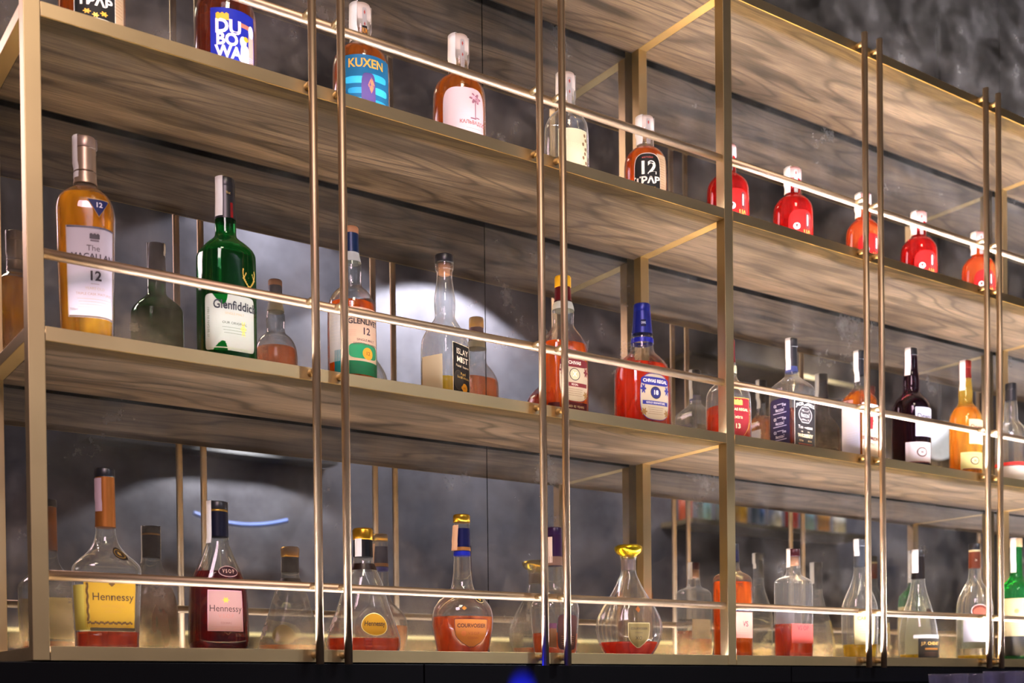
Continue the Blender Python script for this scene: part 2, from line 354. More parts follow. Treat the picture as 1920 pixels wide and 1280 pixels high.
class Bottle:
    K = 64
    def __init__(s, name, x, y, lv, Ht, R, dr, n, rot, prof, label, group, gmat, neck_z=None, rib=0):
        s.phi = math.degrees(math.atan2(x+.43, y+1.77))-rot   # how far the seat of the viewer lies to the bottle's left
        s.sq = n >= 4.4; s.drop = (.003, .013, .021)[lv]
        s.H = Ht; s.R = R; s.dr = dr; s.n = n; s.rib = rib
        pts = [(z*Ht, r if r < .1 else r*R) for z, r in prof]
        s.nr = min(p[1] for p in pts[1:])
        s.p = chaikin(pts, 2)
        s.t = empty(name, (x, y, LV[lv]+.0008), -math.radians(rot))
        tag(s.t, label, 'bottle', group)
        # unit outline and arc table
        s.tab = [0]; s.NT = 720; px, py = s.unit(0, R)
        for i in range(1, s.NT+1):
            a, b = s.unit(i/s.NT*2*PI, R); s.tab.append(s.tab[-1]+math.hypot(a-px, b-py)); px, py = a, b
        mb = s.loft(s.p, capb=True, capt=False)
        s.body = mb.build('body', gmat, s.t, smooth=True)
    def sec(s, r):
        k = min(1, max(0, (r-s.nr*1.05)/(s.R*.9-s.nr*1.05)))
        return 2+(s.n-2)*k, 1+(s.dr-1)*k
    def unit(s, th, r, extra=0):
        n, d = s.sec(r)
        rr = r
        if s.rib: rr = r*(1+s.rib*math.cos(th*22)*min(1, r/s.R))
        c, q = math.cos(th), math.sin(th)
        # th=0 -> -y (front), +th -> +x
        x = math.copysign(abs(q)**(2/n), q)*(rr+extra); y = -math.copysign(abs(c)**(2/n), c)*(rr*d+extra)
        return x, y
    def rz(s, z):
        p = s.p
        if z <= p[0][0]: return p[0][1]
        for a, b in zip(p[:-1], p[1:]):
            if a[0] <= z <= b[0] and b[0] > a[0]:
                t = (z-a[0])/(b[0]-a[0]); return a[1]+(b[1]-a[1])*t
        return p[-1][1]
    def loft(s, pts, capb=True, capt=True, extra=0, K=None):
        K = K or s.K; mb = MB()
        for z, r in pts:
            for i in range(K):
                a, b = s.unit(2*PI*i/K, r, extra); mb.v.append((a, b, z))
        for j in range(len(pts)-1):
            for i in range(K):
                k = (i+1) % K; mb.f.append((j*K+i, j*K+k, (j+1)*K+k, (j+1)*K+i)); mb.m.append(0)
        if capb: mb.f.append(tuple(reversed(range(K)))); mb.m.append(0)
        if capt: o = (len(pts)-1)*K; mb.f.append(tuple(o+i for i in range(K))); mb.m.append(0)
        return mb
    def theta(s, ang, u):
        L = s.tab[-1]; i0 = (ang/360*s.NT) % s.NT; s0 = s.tab[int(i0)]+(s.tab[min(s.NT, int(i0)+1)]-s.tab[int(i0)])*(i0-int(i0))
        q = (s0+u) % L; lo, hi = 0, s.NT
        while hi-lo > 1:
            m = (lo+hi)//2
            if s.tab[m] <= q: lo = m
            else: hi = m
        d = s.tab[hi]-s.tab[lo]
        return (lo+(q-s.tab[lo])/d if d else lo)/s.NT*2*PI
    def P(s, ang, u, z, off):
        ang = ang if s.sq else ang-s.phi
        r = s.rz(z); a, b = s.unit(s.theta(ang, u), r, off); return (a, b, z)
    def liquid(s, fill, m, k=.93, z0=.004):
        top = fill*s.H; pts = [(z0, s.rz(z0)*k)]
        pts += [(z, r*k if r*(1-k) > .0015 else r-.0015) for z, r in s.p if z0+.001 < z < top-.0005]
        pts.append((top, s.rz(top)*k))
        return s.loft(pts).build('liquid', m, s.t, smooth=True)
    def solid(s, name, pts, m, label=None, K=32):
        """round solid: list of (z fraction, radius m)"""
        mb = MB()
        for z, r in pts:
            for i in range(K): mb.v.append((r*math.sin(2*PI*i/K), -r*math.cos(2*PI*i/K), z*s.H))
        for j in range(len(pts)-1):
            for i in range(K):
                k = (i+1) % K; mb.f.append((j*K+i, j*K+k, (j+1)*K+k, (j+1)*K+i)); mb.m.append(0)
        mb.f.append(tuple(reversed(range(K)))); mb.m.append(0)
        o = (len(pts)-1)*K; mb.f.append(tuple(o+i for i in range(K))); mb.m.append(0)
        ob = mb.build(name, m, s.t, smooth=True)
        if label: ob['label'] = label
        return ob
    def sleeve(s, name, z0, z1, m, label=None, off=.0007):
        n = 10; pts = [(z0*s.H+(z1-z0)*s.H*i/n, s.rz(z0*s.H+(z1-z0)*s.H*i/n)) for i in range(n+1)]
        ob = s.loft(pts, False, False, off, 48).build(name, m, s.t, smooth=True)
        if label: ob['label'] = label
        return ob
    def cap(s, z0, r, m, label=None, z1=1, ridge=0):
        b = .0015/s.H
        return s.solid('cap', [(z0, r*.97), (z0+b, r), (z1-b, r), (z1, r*.93)], m, label)
    # --- printed things on the wall
    def shape(s, mb, ang, kind, u, z, a, b, off, mi=0, n=4):
        """star-shaped patch centred at (u, z), half sizes a, b"""
        NA, NR = (40, 7) if max(a, b) < .02 else (72, 13); base = len(mb.v); mb.v.append(s.P(ang, u, z, off))
        for j in range(1, NR+1):
            for i in range(NA):
                t = 2*PI*i/NA; c, q = math.cos(t), math.sin(t)
                if kind == 'disc': x, y = c, q
                elif kind == 'rect':
                    k = 1/max(abs(c), abs(q)); x, y = c*k, q*k
                elif kind == 'round': x = math.copysign(abs(c)**(2/n), c); y = math.copysign(abs(q)**(2/n), q)
                elif kind == 'shield':
                    k = 1/max(abs(c), abs(q)); x, y = c*k, q*k
                    if y < 0: x *= (1-abs(y)**2*.85)
                elif kind == 'arch':
                    k = 1/max(abs(c), abs(q)); x, y = c*k, q*k
                    if y > 0: x, y = math.copysign(abs(c)**(.7), c), math.copysign(abs(q)**(.5), q)
                elif kind == 'tri':
                    k = 1/max(abs(c), abs(q)); x, y = c*k, q*k; x *= (y+1)/2
                elif kind == 'diamond':
                    k = 1/(abs(c)+abs(q)); x, y = c*k, q*k
                elif kind == 'star':
                    k = .75+.25*math.cos(6*t); x, y = c*k, q*k
                elif kind == 'crown':
                    k = 1/max(abs(c), abs(q)); x, y = c*k, q*k
                    if y > .99: y = .55+.45*abs(math.cos(x*PI*1.5))
                f = j/NR
                mb.v.append(s.P(ang, u+x*a*f, z+y*b*f, off))
        for i in range(NA):
            k = (i+1) % NA; mb.f.append((base, base+1+i, base+1+k)); mb.m.append(mi)
        for j in range(NR-1):
            for i in range(NA):
                k = (i+1) % NA; A = base+1+j*NA
                mb.f.append((A+i, A+NA+i, A+NA+k, A+k)); mb.m.append(mi)
    def grid(s, mb, ang, u0, u1, z0, z1, off, mi=0, slant=0):
        nu = max(2, int(abs(u1-u0)/.003)); nz = max(2, int(abs(z1-z0)/.008)); base = len(mb.v)
        for j in range(nz+1):
            for i in range(nu+1):
                uu = u0+(u1-u0)*i/nu
                mb.v.append(s.P(ang, uu, z0+(z1-z0)*j/nz+slant*(uu-u0), off))
        for j in range(nz):
            for i in range(nu):
                A = base+j*(nu+1)+i; mb.f.append((A, A+1, A+nu+2, A+nu+1)); mb.m.append(mi)
    def decal(s, ang, kind, zc, hw, hh, col, items=(), u=0, name='label', label=None, parent=None, edge=None, off=.001, n=6, m=None):
        """label at height fraction zc, half width hw and half height hh in metres"""
        zc *= s.H; zc -= s.drop*s.rz(zc)/s.R*(.75 if s.sq else 1); mb = MB(); mats = [m or paper(col)]
        if edge:
            s.shape(mb, ang, kind, u, zc, hw, hh, off, 0, n); mats = [ink(edge), m or paper(col)]
            s.shape(mb, ang, kind, u, zc, hw-.0012, hh-.0012, off+.0002, 1, n)
        elif kind == 'rect': s.grid(mb, ang, u-hw, u+hw, zc-hh, zc+hh, off)
        else: s.shape(mb, ang, kind, u, zc, hw, hh, off, 0, n)
        ob = mb.build(name, mats, parent or s.t, smooth=True)
        if label: ob['label'] = label
        if items:
            mb = MB(); cols = []
            def mi(c):
                if c not in cols: cols.append(c)
                return cols.index(c)
            for it in items:
                q = it[0]
                if q == 't':      # 't', string, du, dz, size, colour, sx, bold
                    _, st, du, dz, size, c = it[:6]; sx = it[6] if len(it) > 6 else 1; bo = it[7] if len(it) > 7 else 0
                    arc = it[8] if len(it) > 8 else 0; rotd = it[9] if len(it) > 9 else 0
                    v, f = text_polys(st, size, bo, sx); base = len(mb.v)
                    if rotd: v = [(-y, x) for x, y in v]
                    for a, b in v: mb.v.append(s.P(ang, u+du+a, zc+dz+b-arc*a*a, off+.0005))
                    for ff in f: mb.f.append(tuple(base+i for i in ff)); mb.m.append(mi(c))
                elif q == 'g':    # bar: du, dz, half w, half h, colour
                    _, du, dz, a, b, c = it; s.grid(mb, ang, u+du-a, u+du+a, zc+dz-b, zc+dz+b, off+.0004, mi(c))
                elif q == 'l':    # many fine lines of small print: du, dz, half w, count, pitch, colour
                    _, du, dz, a, cnt, pit, c = it
                    for k in range(cnt):
                        q2 = a*(1-.18*((k*37) % 5)/5); s.grid(mb, ang, u+du-q2, u+du+q2, zc+dz-k*pit-.0003, zc+dz-k*pit+.0003, off+.0004, mi(c))
                elif q == 's':    # shape: kind, du, dz, a, b, colour
                    _, kd, du, dz, a, b, c = it; s.shape(mb, ang, kd, u+du, zc+dz, a, b, off+.00035, mi(c))
                elif q == 's2':
                    _, kd, du, dz, a, b, c = it; s.shape(mb, ang, kd, u+du, zc+dz, a, b, off+.00045, mi(c))
            mb.build('lettering', [ink(c) for c in cols], ob)
        return ob
    def stamp(s, ang, z0, r, width=.016, over=True, dot=True, z1=1.0, side2=None, col='#e8e6e0', fl=0):
        """paper duty stamp glued over the stopper; r = radius it lies on at the top"""
        Hh = s.H; mb = MB(); rows = []; W = 4; a0 = math.radians(ang-s.phi)
        zt = z1*Hh+.0006
        def rowat(z, rr, sgn):
            out = []
            for i in range(W+1):
                q = -width/2+width*i/W; th = a0+(0 if sgn > 0 else PI)+(q/rr)*sgn
                out.append((rr*math.sin(th), -rr*math.cos(th), z))
            return out
        zz = z0*Hh; n = 8
        for i in range(n+1):
            z = zz+(zt-zz)*i/n; g = max(s.rz(z), r if z > z0*Hh+(zt-zz)*.35 else 0)+.0012+fl*(1-i/n)
            rows.append(rowat(z, g, 1))
        if over:
            A = rows[-1]; zb = (side2 if side2 is not None else z0)*Hh
            B = rowat(zt, r+.0012, -1)
            for k in range(1, 5):
                t = k/5; rows.append([tuple(p*(1-t)+q*t for p, q in zip(a, b)) for a, b in zip(A, B)])
            for i in range(n+1):
                z = zt-(zt-zb)*i/n; g = max(s.rz(z), r if z > zb+(zt-zb)*.35 else 0)+.0012
                rows.append(rowat(z, g, -1))
        for rw in rows: mb.v += rw
        for j in range(len(rows)-1):
            for i in range(W):
                A = j*(W+1)+i; mb.f.append((A, A+1, A+W+2, A+W+1)); mb.m.append(0)
        ob = mb.build('tax_stamp', mat('stamp_paper_'+col.strip('#'), col, .45), s.t, smooth=True)
        ob['label'] = 'white paper duty stamp over the stopper'
        return ob

CLEAR = glass('clear_glass', (.97, 1, .99), (.4, .43, .43), .012, rim=.22)
CLEAR2 = glass('clear_glass_bright', (.98, 1, 1), (.45, .49, .49), .05, rim=1)
GREEN = glass('green_glass', (.02, .42, .09), (.3, .4, .3), .06)
GREEN2 = glass('emerald_glass', (.02, .42, .10), (.4, .5, .4), .3)
DARKV = glass('dark_brown_glass', (.14, .035, .09), (.3, .25, .35), .04)
YELG = glass('yellow_glass', (1, .78, .12), (.6, .45, .3), .25)
REDG = glass('red_glass', (.85, .03, .02), (.3, .2, .2), .14)
ORG = glass('orange_glass', (1, .26, .01), (.6, .4, .3), .45)
L_GOLD = liquid('liquid_gold', (.98, .50, .02), .6)
L_AMB = liquid('liquid_amber', (.80, .25, .008), .4)
L_ORG = liquid('liquid_orange', (.96, .23, .008), .6)
L_RED = liquid('liquid_red', (.92, .13, .006), .55)
L_DRED = liquid('liquid_dark_red', (.22, .008, .008), .4)
L_BROWN = liquid('liquid_brown', (.42, .07, .008), .35)
L_YEL = liquid('liquid_yellow', (1, .72, .03), .8)
L_PALE = liquid('liquid_pale', (.98, .92, .78), .3)
CREAM = '#ead9ae'; WHITE = '#ece6ea'; GOLD = '#c9a043'

GB = 'bottles on the third shelf'; GA = 'bottles on the second lowest shelf'; G0 = 'bottles on the lowest shelf'

# ---- third shelf: squat bottles with paper stamps over the stopper
STOUT = [(0, .86), (.012, .97), (.04, 1), (.47, 1), (.57, .95), (.645, .70), (.685, .017), (.73, .0162), (.93, .016)]
def stout(x, Ht, R, label, liq, body=CLEAR, fill=.62, stopper='#c9b8a8', st=True, rot=0, stampcol='#e8e6e0', sang=-10):
    b = Bottle('squat_bottle', x, .11, 2, Ht, R, 1, 2, rot, STOUT, label, GB, body)
    if liq: b.liquid(fill, liq)
    b.solid('stopper', [(.80, .0158), (.87, .0158), (.875, .0182), (.975, .0182), (1, .0165)], mat('cork_'+stopper.strip('#'), stopper, .7))
    if st:
        b.stamp(-48, .70, .0185, .022, side2=.70, col=stampcol, fl=.0015)
    b.decal(22, 'round', .865, .0105, .026, '#d9cfc6', [('s', 'star', 0, .018, .0045, .0045, '#a8321e'), ('s', 'star', 0, -.002, .004, .004, '#a8321e'), ('l', 0, -.010, .007, 4, .003, '#a08a80')], off=.0029, n=8, name='seal_paper', label='cream seal paper with red marks')
    return b
b = stout(.1146, .235, .0489, 'squat amber bottle cut by the top edge beside the left post, black label', L_AMB)
def trav(b, zc=.445):
    k = b.R/.0489
    b.decal(6, 'arch', zc, .031*k, .040, '#17140f', [
        ('t', '12', 0, .009, .036, '#e9ddc4', 1, .03), ('t', 'ТРАВ', 0, -.0155, .0175, '#e9ddc4', 1.15, .04),
        ('t', 'настойка', 0, .031, .005, '#b84a3c'), ('s', 'star', -.012, -.031, .006, .004, '#d79a2b'), ('s', 'star', .0, -.035, .005, .004, '#e2b64a'), ('s', 'star', .012, -.031, .006, .004, '#d79a2b')], edge='#e9ddc4')
    b.decal(50, 'rect', zc, .013, .040, '#d9b487', [('l', 0, .03, .009, 12, .005, '#7a5233')], name='side_label')
trav(b, .394)
b = stout(.3269, .235, .0495, 'squat dark red-brown bottle with a bright blue label of large cream letters', L_BROWN, fill=.66)
b.decal(17, 'rect', .343, .038, .052, '#1d2cae', [
    ('t', 'DU', -.010, .022, .030, '#ead2d8', .95, .04), ('t', 'BO', -.012, .002, .026, '#e6cfc6', .95, .04), ('t', 'WA', -.010, -.018, .026, '#e8d3e6', .9, .04),
    ('s', 'crown', -.019, .0385, .010, .006, '#eaa31c'), ('g', .016, .030, .010, .0035, '#b96f56'),
    ('s', 'disc', .014, .004, .006, .009, '#f1dfe2'), ('s', 'round', .017, -.022, .008, .022, '#ead7ea'), ('s2', 'disc', .019, .010, .0045, .004, '#eaa31c'),
    ('s', 'round', .030, -.004, .006, .034, '#c7a48e'), ('s2', 'disc', .030, .026, .006, .010, '#e6dcd8'), ('l', .022, -.016, .013, 10, .003, '#aab4ee')])
b = stout(.5732, .2164, .0495, 'squat amber bottle with a turquoise art label, standing behind the first pair of rods', L_AMB, fill=.66)
b.decal(13, 'rect', .35, .046, .055, '#1a6f9a', [
    ('t', 'KUXEN', -.002, .040, .021, '#d99a34', .9, .02),
    ('s', 'round', -.020, .012, .020, .006, '#2fa6cc'), ('s', 'round', .018, .018, .018, .006, '#29a0c8'), ('s', 'round', -.012, -.006, .022, .005, '#1c87b4'), ('s', 'round', .024, -.004, .014, .006, '#2fa6cc'),
    ('s', 'round', -.022, -.024, .016, .006, '#2aa2ca'), ('s', 'round', .024, -.026, .016, .007, '#1f8fbd'), ('s', 'round', -.010, -.042, .022, .005, '#31a9d0'),
    ('s2', 'round', .001, -.010, .012, .034, '#4a3a70'), ('s2', 'diamond', .006, .004, .006, .014, '#c9804a'), ('s2', 'disc', -.001, -.032, .007, .010, '#2b2348'), ('s2', 'diamond', .008, -.034, .004, .008, '#d6945a')])
b.decal(22, 'rect', .80, .012, .009, '#14181c', [('t', 'RUM', 0, 0, .012, '#d08a2c', .9, .03)], name='neck_label', off=.0030)
b = stout(.774, .2228, .0487, 'squat golden bottle with a torn pale pink label showing a small tree', L_AMB, fill=.67)
b.decal(12, 'round', .34, .041, .056, '#f3d5cf', [
    ('t', 'КАЛЬВАДОС', .016, -.006, .0088, '#8a3f38', .92, .02),
    ('s', 'round', .020, .018, .0009, .017, '#7a4a55'), ('s', 'star', .020, .038, .0125, .0105, '#8a5660'), ('s2', 'star', .017, .040, .006, .005, '#c79aa0'), ('s2', 'star', .025, .036, .005, .006, '#a9757e'),
    ('s', 'round', .016, .002, .006, .0012, '#7a4a55'), ('s', 'round', .025, .004, .004, .001, '#7a4a55'), ('g', .016, -.016, .014, .0004, '#c08a84')], n=5)
b = stout(1.0199, .2237, .0435, 'clear squat bottle with a cream label, standing behind the second pair of rods', L_PALE, CLEAR2, fill=.30)
b.decal(20, 'rect', .32, .031, .052, '#efe6b8', [('t', 'шapp', 0, .022, .014, '#c9bd94', 1, 0), ('l', -.004, -.012, .014, 5, .005, '#d8cd9f')] +
        [('s', 'disc', .0235+.004*math.sin(i*2.3), .042-i*.0085, .0026, .0034, '#6e4a22') for i in range(11)])
b.decal(-52, 'rect', .17, .022, .030, '#e9e4b0', [], name='rear_label')
b = stout(1.2218, .1927, .0432, 'squat amber bottle with an arched black label numbered 12, left of the second square post', L_ORG, fill=.66)
trav(b)
RL = [(1.4554, .1942, .0451, REDG, L_RED, 'squat red bottle partly hidden by the second square post'),
      (1.6578, .193, .0442, REDG, L_RED, 'squat red bottle midway between the square post and the third rod pair, round cream emblem'),
      (1.898, .1897, .0398, ORG, L_RED, 'squat orange-red bottle standing behind the third pair of rods'),
      (2.1049, .1918, .0434, REDG, L_RED, 'squat deep red bottle just right of the third pair of rods'),
      (2.3478, .1925, .0415, ORG, L_ORG, 'squat bright orange bottle behind the fourth pair of rods')]
for i, (x, hh, r, g, l, lab) in enumerate(RL):
    b = stout(x, hh, r, lab, l, g, fill=.66, stopper='#b98a80')
    b.decal(26, 'arch', .35, .030, .040, '#c80c06', [
        ('s', 'disc', -.012, .003, .0075, .0075, '#ecd9c4'), ('s2', 'tri', -.012, .003, .0035, .0045, '#5a1a14'),
        ('s', 'round', .014, .016, .006, .018, '#4a0d10'), ('s2', 'round', .013, .017, .0014, .012, '#f2e4dc'), ('t', 'ЦА', .012, -.010, .013, '#f08a3c', 1, .03), ('s2', 'disc', .018, .024, .004, .005, '#7a2a1e')])

# ---- second lowest shelf
b = Bottle('whisky_bottle', .0911, .075, 1, .307, .0411, 1, 3, 22, [(0, .80), (.01, .87), (.03, .90), (.60, 1), (.655, 1), (.70, .90), (.735, .66), (.76, .43), (.79, .37), (.95, .36)],
           'golden whisky bottle nearest the left post, white label marked 12', GA, CLEAR)
b.liquid(.715, L_GOLD)
b.sleeve('foil', .775, .95, foil('#a08a72', .5)); b.cap(.945, .0162, foil('#a38d7c', .5), 'bronze-grey capsule top')
b.solid('foil_ring', [(.830, .0165), (.836, .0165)], foil('#6d5a45', .5))
b.stamp(-62, .80, .0165, .016, over=True, side2=.93)
b.decal(3, 'rect', .36, .036, .066, '#e6dadf', [
    ('g', 0, .0645, .036, .0014, '#5a5560'), ('g', 0, -.0645, .036, .0014, '#5a4a3a'), ('g', -.0352, 0, .0007, .066, '#b49f8c'),
    ('t', 'The', .002, .034, .012, '#5a4c4c', 1, 0), ('t', 'MACALLAN', .002, .022, .0118, '#3a2e33', 1.02, .02), ('t', '12', .004, -.006, .019, '#2a2024', 1, .03),
    ('s', 'crown', .004, .052, .007, .004, '#3c3438'), ('g', .004, .0455, .006, .0012, '#6a5c60'), ('g', .004, -.017, .006, .0004, '#8a7468'),
    ('t', 'TRIPLE CASK MATURED', .004, -.032, .0052, '#a88468', 1), ('t', 'YEARS OLD', .004, -.024, .0055, '#b49a7a', 1), ('l', .004, -.039, .026, 4, .004, '#b5977a'), ('t', '700ml', -.027, -.055, .005, '#6a5648')],
    label='white label with gilt frame')
b.decal(14, 'tri', .665, .0165, .0135, '#2b3474', [('t', '12', 0, .004, .0098, '#e6e2ee', 1, .03)], u=.002, name='shoulder_label', edge='#c3a45a', label='blue triangular shoulder label')

b = Bottle('whisky_bottle', .328, .123, 1, .3187, .0448, .95, 3, 0, [(0, .9), (.01, .98), (.03, 1), (.58, 1), (.62, .97), (.66, .74), (.695, .44), (.715, .37), (.76, .38), (.95, .335)],
           'tall green whisky bottle with black capsule and pale green label', GA, GREEN)
b.liquid(.60, liquid('liquid_deep_green', (.03, .20, .01), .35), .94)
b.sleeve('foil', .79, .955, PLASTIC); b.cap(.95, .0158, PLASTIC)
b.stamp(-40, .80, .0158, .016, over=True, side2=.93)
b.decal(34, 'rect', .845, .0065, .012, '#a31818', [('t', 'GF', 0, 0, .009, '#5a0c0c', 1)], name='neck_label', off=.0016, label='small red neck label')
b.decal(20, 'rect', .93, .012, .003, '#14141a', [('t', 'Wm Grant', 0, 0, .007, '#c8a860', 1)], name='script_label', off=.0014)
b.decal(14, 'round', .275, .042, .0445, '#dfe3cf', [
    ('t', 'Glenfiddich', .010, .027, .0195, '#20242c', .80, .02), ('t', 'SINGLE MALT', .008, .014, .0052, '#c0a070', 1), ('t', 'OUR ORIGINAL', .008, -.001, .0052, '#3c4436', 1.1),
    ('l', .008, -.008, .020, 3, .0045, '#6a7462'), ('s', 'star', .022, -.008, .005, .014, '#e2cf6a'), ('t', 'IT BEGAN IN 1887', -.034, 0, .006, '#6d7460', 1, 0, 0, 1), ('g', 0, -.041, .036, .0008, '#aeb79a')], n=14, label='pale green label with black lettering')
b.decal(16, 'rect', .085, .030, .006, '#12301c', [('t', '12 YEARS', .006, 0, .006, '#8fa88f', 1)], name='lower_label')
ant = [('s', 'disc', .001, -.019, .0045, .006, GOLD), ('s', 'diamond', -.003, -.024, .004, .003, GOLD)]
for sg in (-1, 1):
    for k in range(9):
        t_ = k/8; ant.append(('s', 'disc', .001+sg*(.002+.009*math.sin(t_*1.9)), -.014+.026*t_, .0011, .0019, GOLD))
    for k in range(4):
        ant += [('s', 'disc', .001+sg*(.0095-.0012*k), -.002+.0028*k, .0009, .0016, GOLD), ('s', 'disc', .001+sg*(.006+.0016*k), -.009+.0024*k, .0009, .0015, GOLD)]
b.decal(40, 'rect', .515, .0004, .0004, GOLD, ant, name='stag_emblem', label='gilt antlered emblem')

b = Bottle('whisky_bottle', .5606, .132, 1, .2923, .0425, 1, 2, 0, [(0, .9), (.012, .98), (.03, 1), (.47, 1), (.55, .95), (.61, .74), (.64, .47), (.66, .41), (.70, .42), (.75, .44), (.80, .38), (.84, .31), (.955, .30)],
           'golden whisky bottle behind the first rod pair, pink label over a green band', GA, CLEAR)
b.liquid(.54, L_ORG)
b.sleeve('foil', .845, .965, foil('#10264a', .3)); b.cap(.955, .0135, mat('light_cork', '#a9744e', .7), 'tan wooden stopper top')
b.sleeve('neck_band', .79, .845, paper('#dfe2dc'), 'white neck band')
b.decal(26, 'rect', .375, .034, .046, '#efc9a4', [
    ('g', 0, .045, .034, .001, '#d8a07c'), ('t', 'THE', .004, .036, .006, '#3a2020'), ('t', 'GLENLIVET', .004, .021, .0128, '#2a1c20', .95, .03), ('t', '12', .006, .005, .0165, '#3a2530', 1, .02),
    ('t', 'SINGLE MALT', .006, -.010, .0055, '#5a3438', 1.05, .01), ('t', 'SCOTCH WHISKY', .006, -.017, .0055, '#5a3438', 1.05, .01), ('l', -.020, .006, .008, 4, .003, '#c08a70'), ('l', .026, .006, .006, 4, .003, '#c08a70')], label='pale orange label with dark lettering')
b.decal(-40, 'rect', .375, .017, .046, '#efeadf', [('l', 0, .03, .010, 8, .006, '#c9c0b0')], name='side_label')
gb = b.decal(30, 'rect', .215, .036, .022, '#127a4c', [('s', 'round', 0, .018, .028, .013, '#127a4c'), ('s2', 'disc', .006, .0145, .0105, .0105, '#c98c1e'), ('t', '12', .006, .0145, .009, '#7a3c10', 1, .02), ('t', 'Geo J G Smith', .006, -.008, .0085, '#0a4a30', .9, 0)], name='lower_label', off=.0009, label='green band with gold medallion')
b.decal(-28, 'rect', .215, .012, .020, '#1f9aa0', [], name='side_band')

b = Bottle('whisky_bottle', .7565, .14, 1, .2849, .0414, .85, 4.5, -23, [(0, .93), (.012, 1), (.40, 1), (.46, .93), (.52, .72), (.57, .52), (.60, .42), (.64, .44), (.70, .46), (.76, .42), (.84, .35), (.90, .34), (.905, .40), (.945, .40)],
           'clear squarish whisky bottle with black screw cap and narrow black label', GA, CLEAR2)
b.liquid(.19, L_YEL)
b.cap(.945, .0175, PLASTIC, 'black screw cap'); b.solid('stopper', [(.875, .010), (.945, .0115)], mat('light_cork', '#a9744e', .7))
b.decal(0, 'rect', .285, .026, .045, '#17120f', [
    ('t', 'ISLAY', .002, .030, .0145, '#ead9b8', 1, .01), ('t', 'MIST', .002, .0155, .0145, '#ead9b8', 1.15, .01), ('t', 'Peated Reserve', .002, .004, .0062, '#d8c49a', 1), ('s', 'disc', -.010, -.022, .014, .018, '#3c2f1c'), ('s2', 'disc', -.010, -.022, .0125, .0165, '#1b150f'),
    ('t', 'Aged', .004, -.009, .007, '#d8b25a'), ('t', 'Scotch Whisky', .004, -.016, .006, '#d8b25a'), ('s2', 'disc', .008, -.034, .0085, .0085, '#d8931c'), ('t', '40%', .008, -.034, .005, '#6a4410')], edge='#e4d2a4')
b.decal(-90, 'rect', .24, .022, .034, '#ead8ac', [], name='side_label')
b.decal(180, 'rect', .22, .026, .040, '#ead8ac', [], name='rear_label')

CHV = [(0, .9), (.012, .98), (.03, 1), (.50, 1), (.56, .93), (.62, .68), (.66, .45), (.70, .42), (.76, .45), (.80, .42), (.84, .34), (.93, .31)]
b = Bottle('whisky_bottle', 1.028, .137, 1, .2953, .0478, .72, 3, 4, CHV, 'orange-red whisky bottle with yellow cap behind the second rod pair', GA, CLEAR)
b.liquid(.55, L_ORG)
b.solid('cap', [(.925, .0155), (.93, .0162), (.99, .0162), (1, .015)], mat('yellow_cap', '#d8a418', .35), 32)
b.sleeve('foil', .835, .925, foil('#5a1016', .3), 'dark red neck foil'); b.sleeve('neck_band', .775, .825, paper('#e7ead8'), 'white neck band')
def crest(b, dark, mid, title, num, sub, k=1, ang=34, z=.345):
    b.decal(ang, 'round', z, .034*k, .045*k, '#e3cda6', [
        ('s', 'round', 0, .030*k, .032*k, .008*k, dark), ('t', title, 0, .030*k, .0088*k, '#f0e2c8', .95, .03), ('s', 'disc', 0, .008*k, .012*k, .012*k, '#2a2226'), ('s2', 'disc', 0, .008*k, .0105*k, .0105*k, mid), ('t', num, 0, .008*k, .012*k, '#efe3cc', 1, .03),
        ('g', 0, -.012*k, .029*k, .0038*k, dark), ('t', sub, 0, -.012*k, .0052*k, '#f0e2c8', 1, .01), ('l', 0, -.021*k, .018*k, 4, .004*k, '#6a4a2c'),
        ('s', 'star', -.027*k, .014*k, .006*k, .010*k, dark), ('s', 'star', .027*k, .014*k, .006*k, .010*k, dark), ('s', 'star', -.026*k, -.030*k, .007*k, .008*k, '#8a6428'), ('s', 'star', .026*k, -.030*k, .007*k, .008*k, '#8a6428')], edge=dark, n=3.2)
crest(b, '#6a1418', '#c9b48a', 'CHIVAS', 'X', 'REGAL')
b.decal(34, 'rect', .160, .030, .009, '#5c0e12', [('t', 'AGED 12 YEARS', 0, 0, .006, '#e8cf9a', 1)], name='lower_label')
b.decal(-18, 'rect', .160, .012, .006, '#5c0e12', [], name='side_label')

b = Bottle('whisky_bottle', 1.2306, .135, 1, .2755, .0589, .75, 2.6, 5, [(0, .93), (.015, 1), (.47, 1), (.53, .93), (.59, .70), (.63, .46), (.66, .39), (.74, .385), (.79, .34), (.93, .29)],
           'broad whisky bottle with royal blue cap and red liquid left of the square post', GA, CLEAR)
b.liquid(.545, liquid('liquid_red_orange', (.86, .075, .008), .6))
b.sleeve('foil', .775, .94, foil('#0d1a6e', .35), 'royal blue neck foil'); b.cap(.935, .0172, foil('#101f7c', .3), 'royal blue cap')
b.sleeve('neck_band', .705, .740, foil('#141c8c', .2), 'blue ring on the neck')
b.decal(10, 'rect', .86, .014, .007, '#0b124a', [('t', 'CHIVAS', 0, 0, .007, '#dfe4f6', 1)], name='neck_label', off=.0012)
crest(b, '#1a1c74', '#16185a', 'CHIVAS REGAL', '18', 'GOLD SIGNATURE', 1.05, 36, .325)

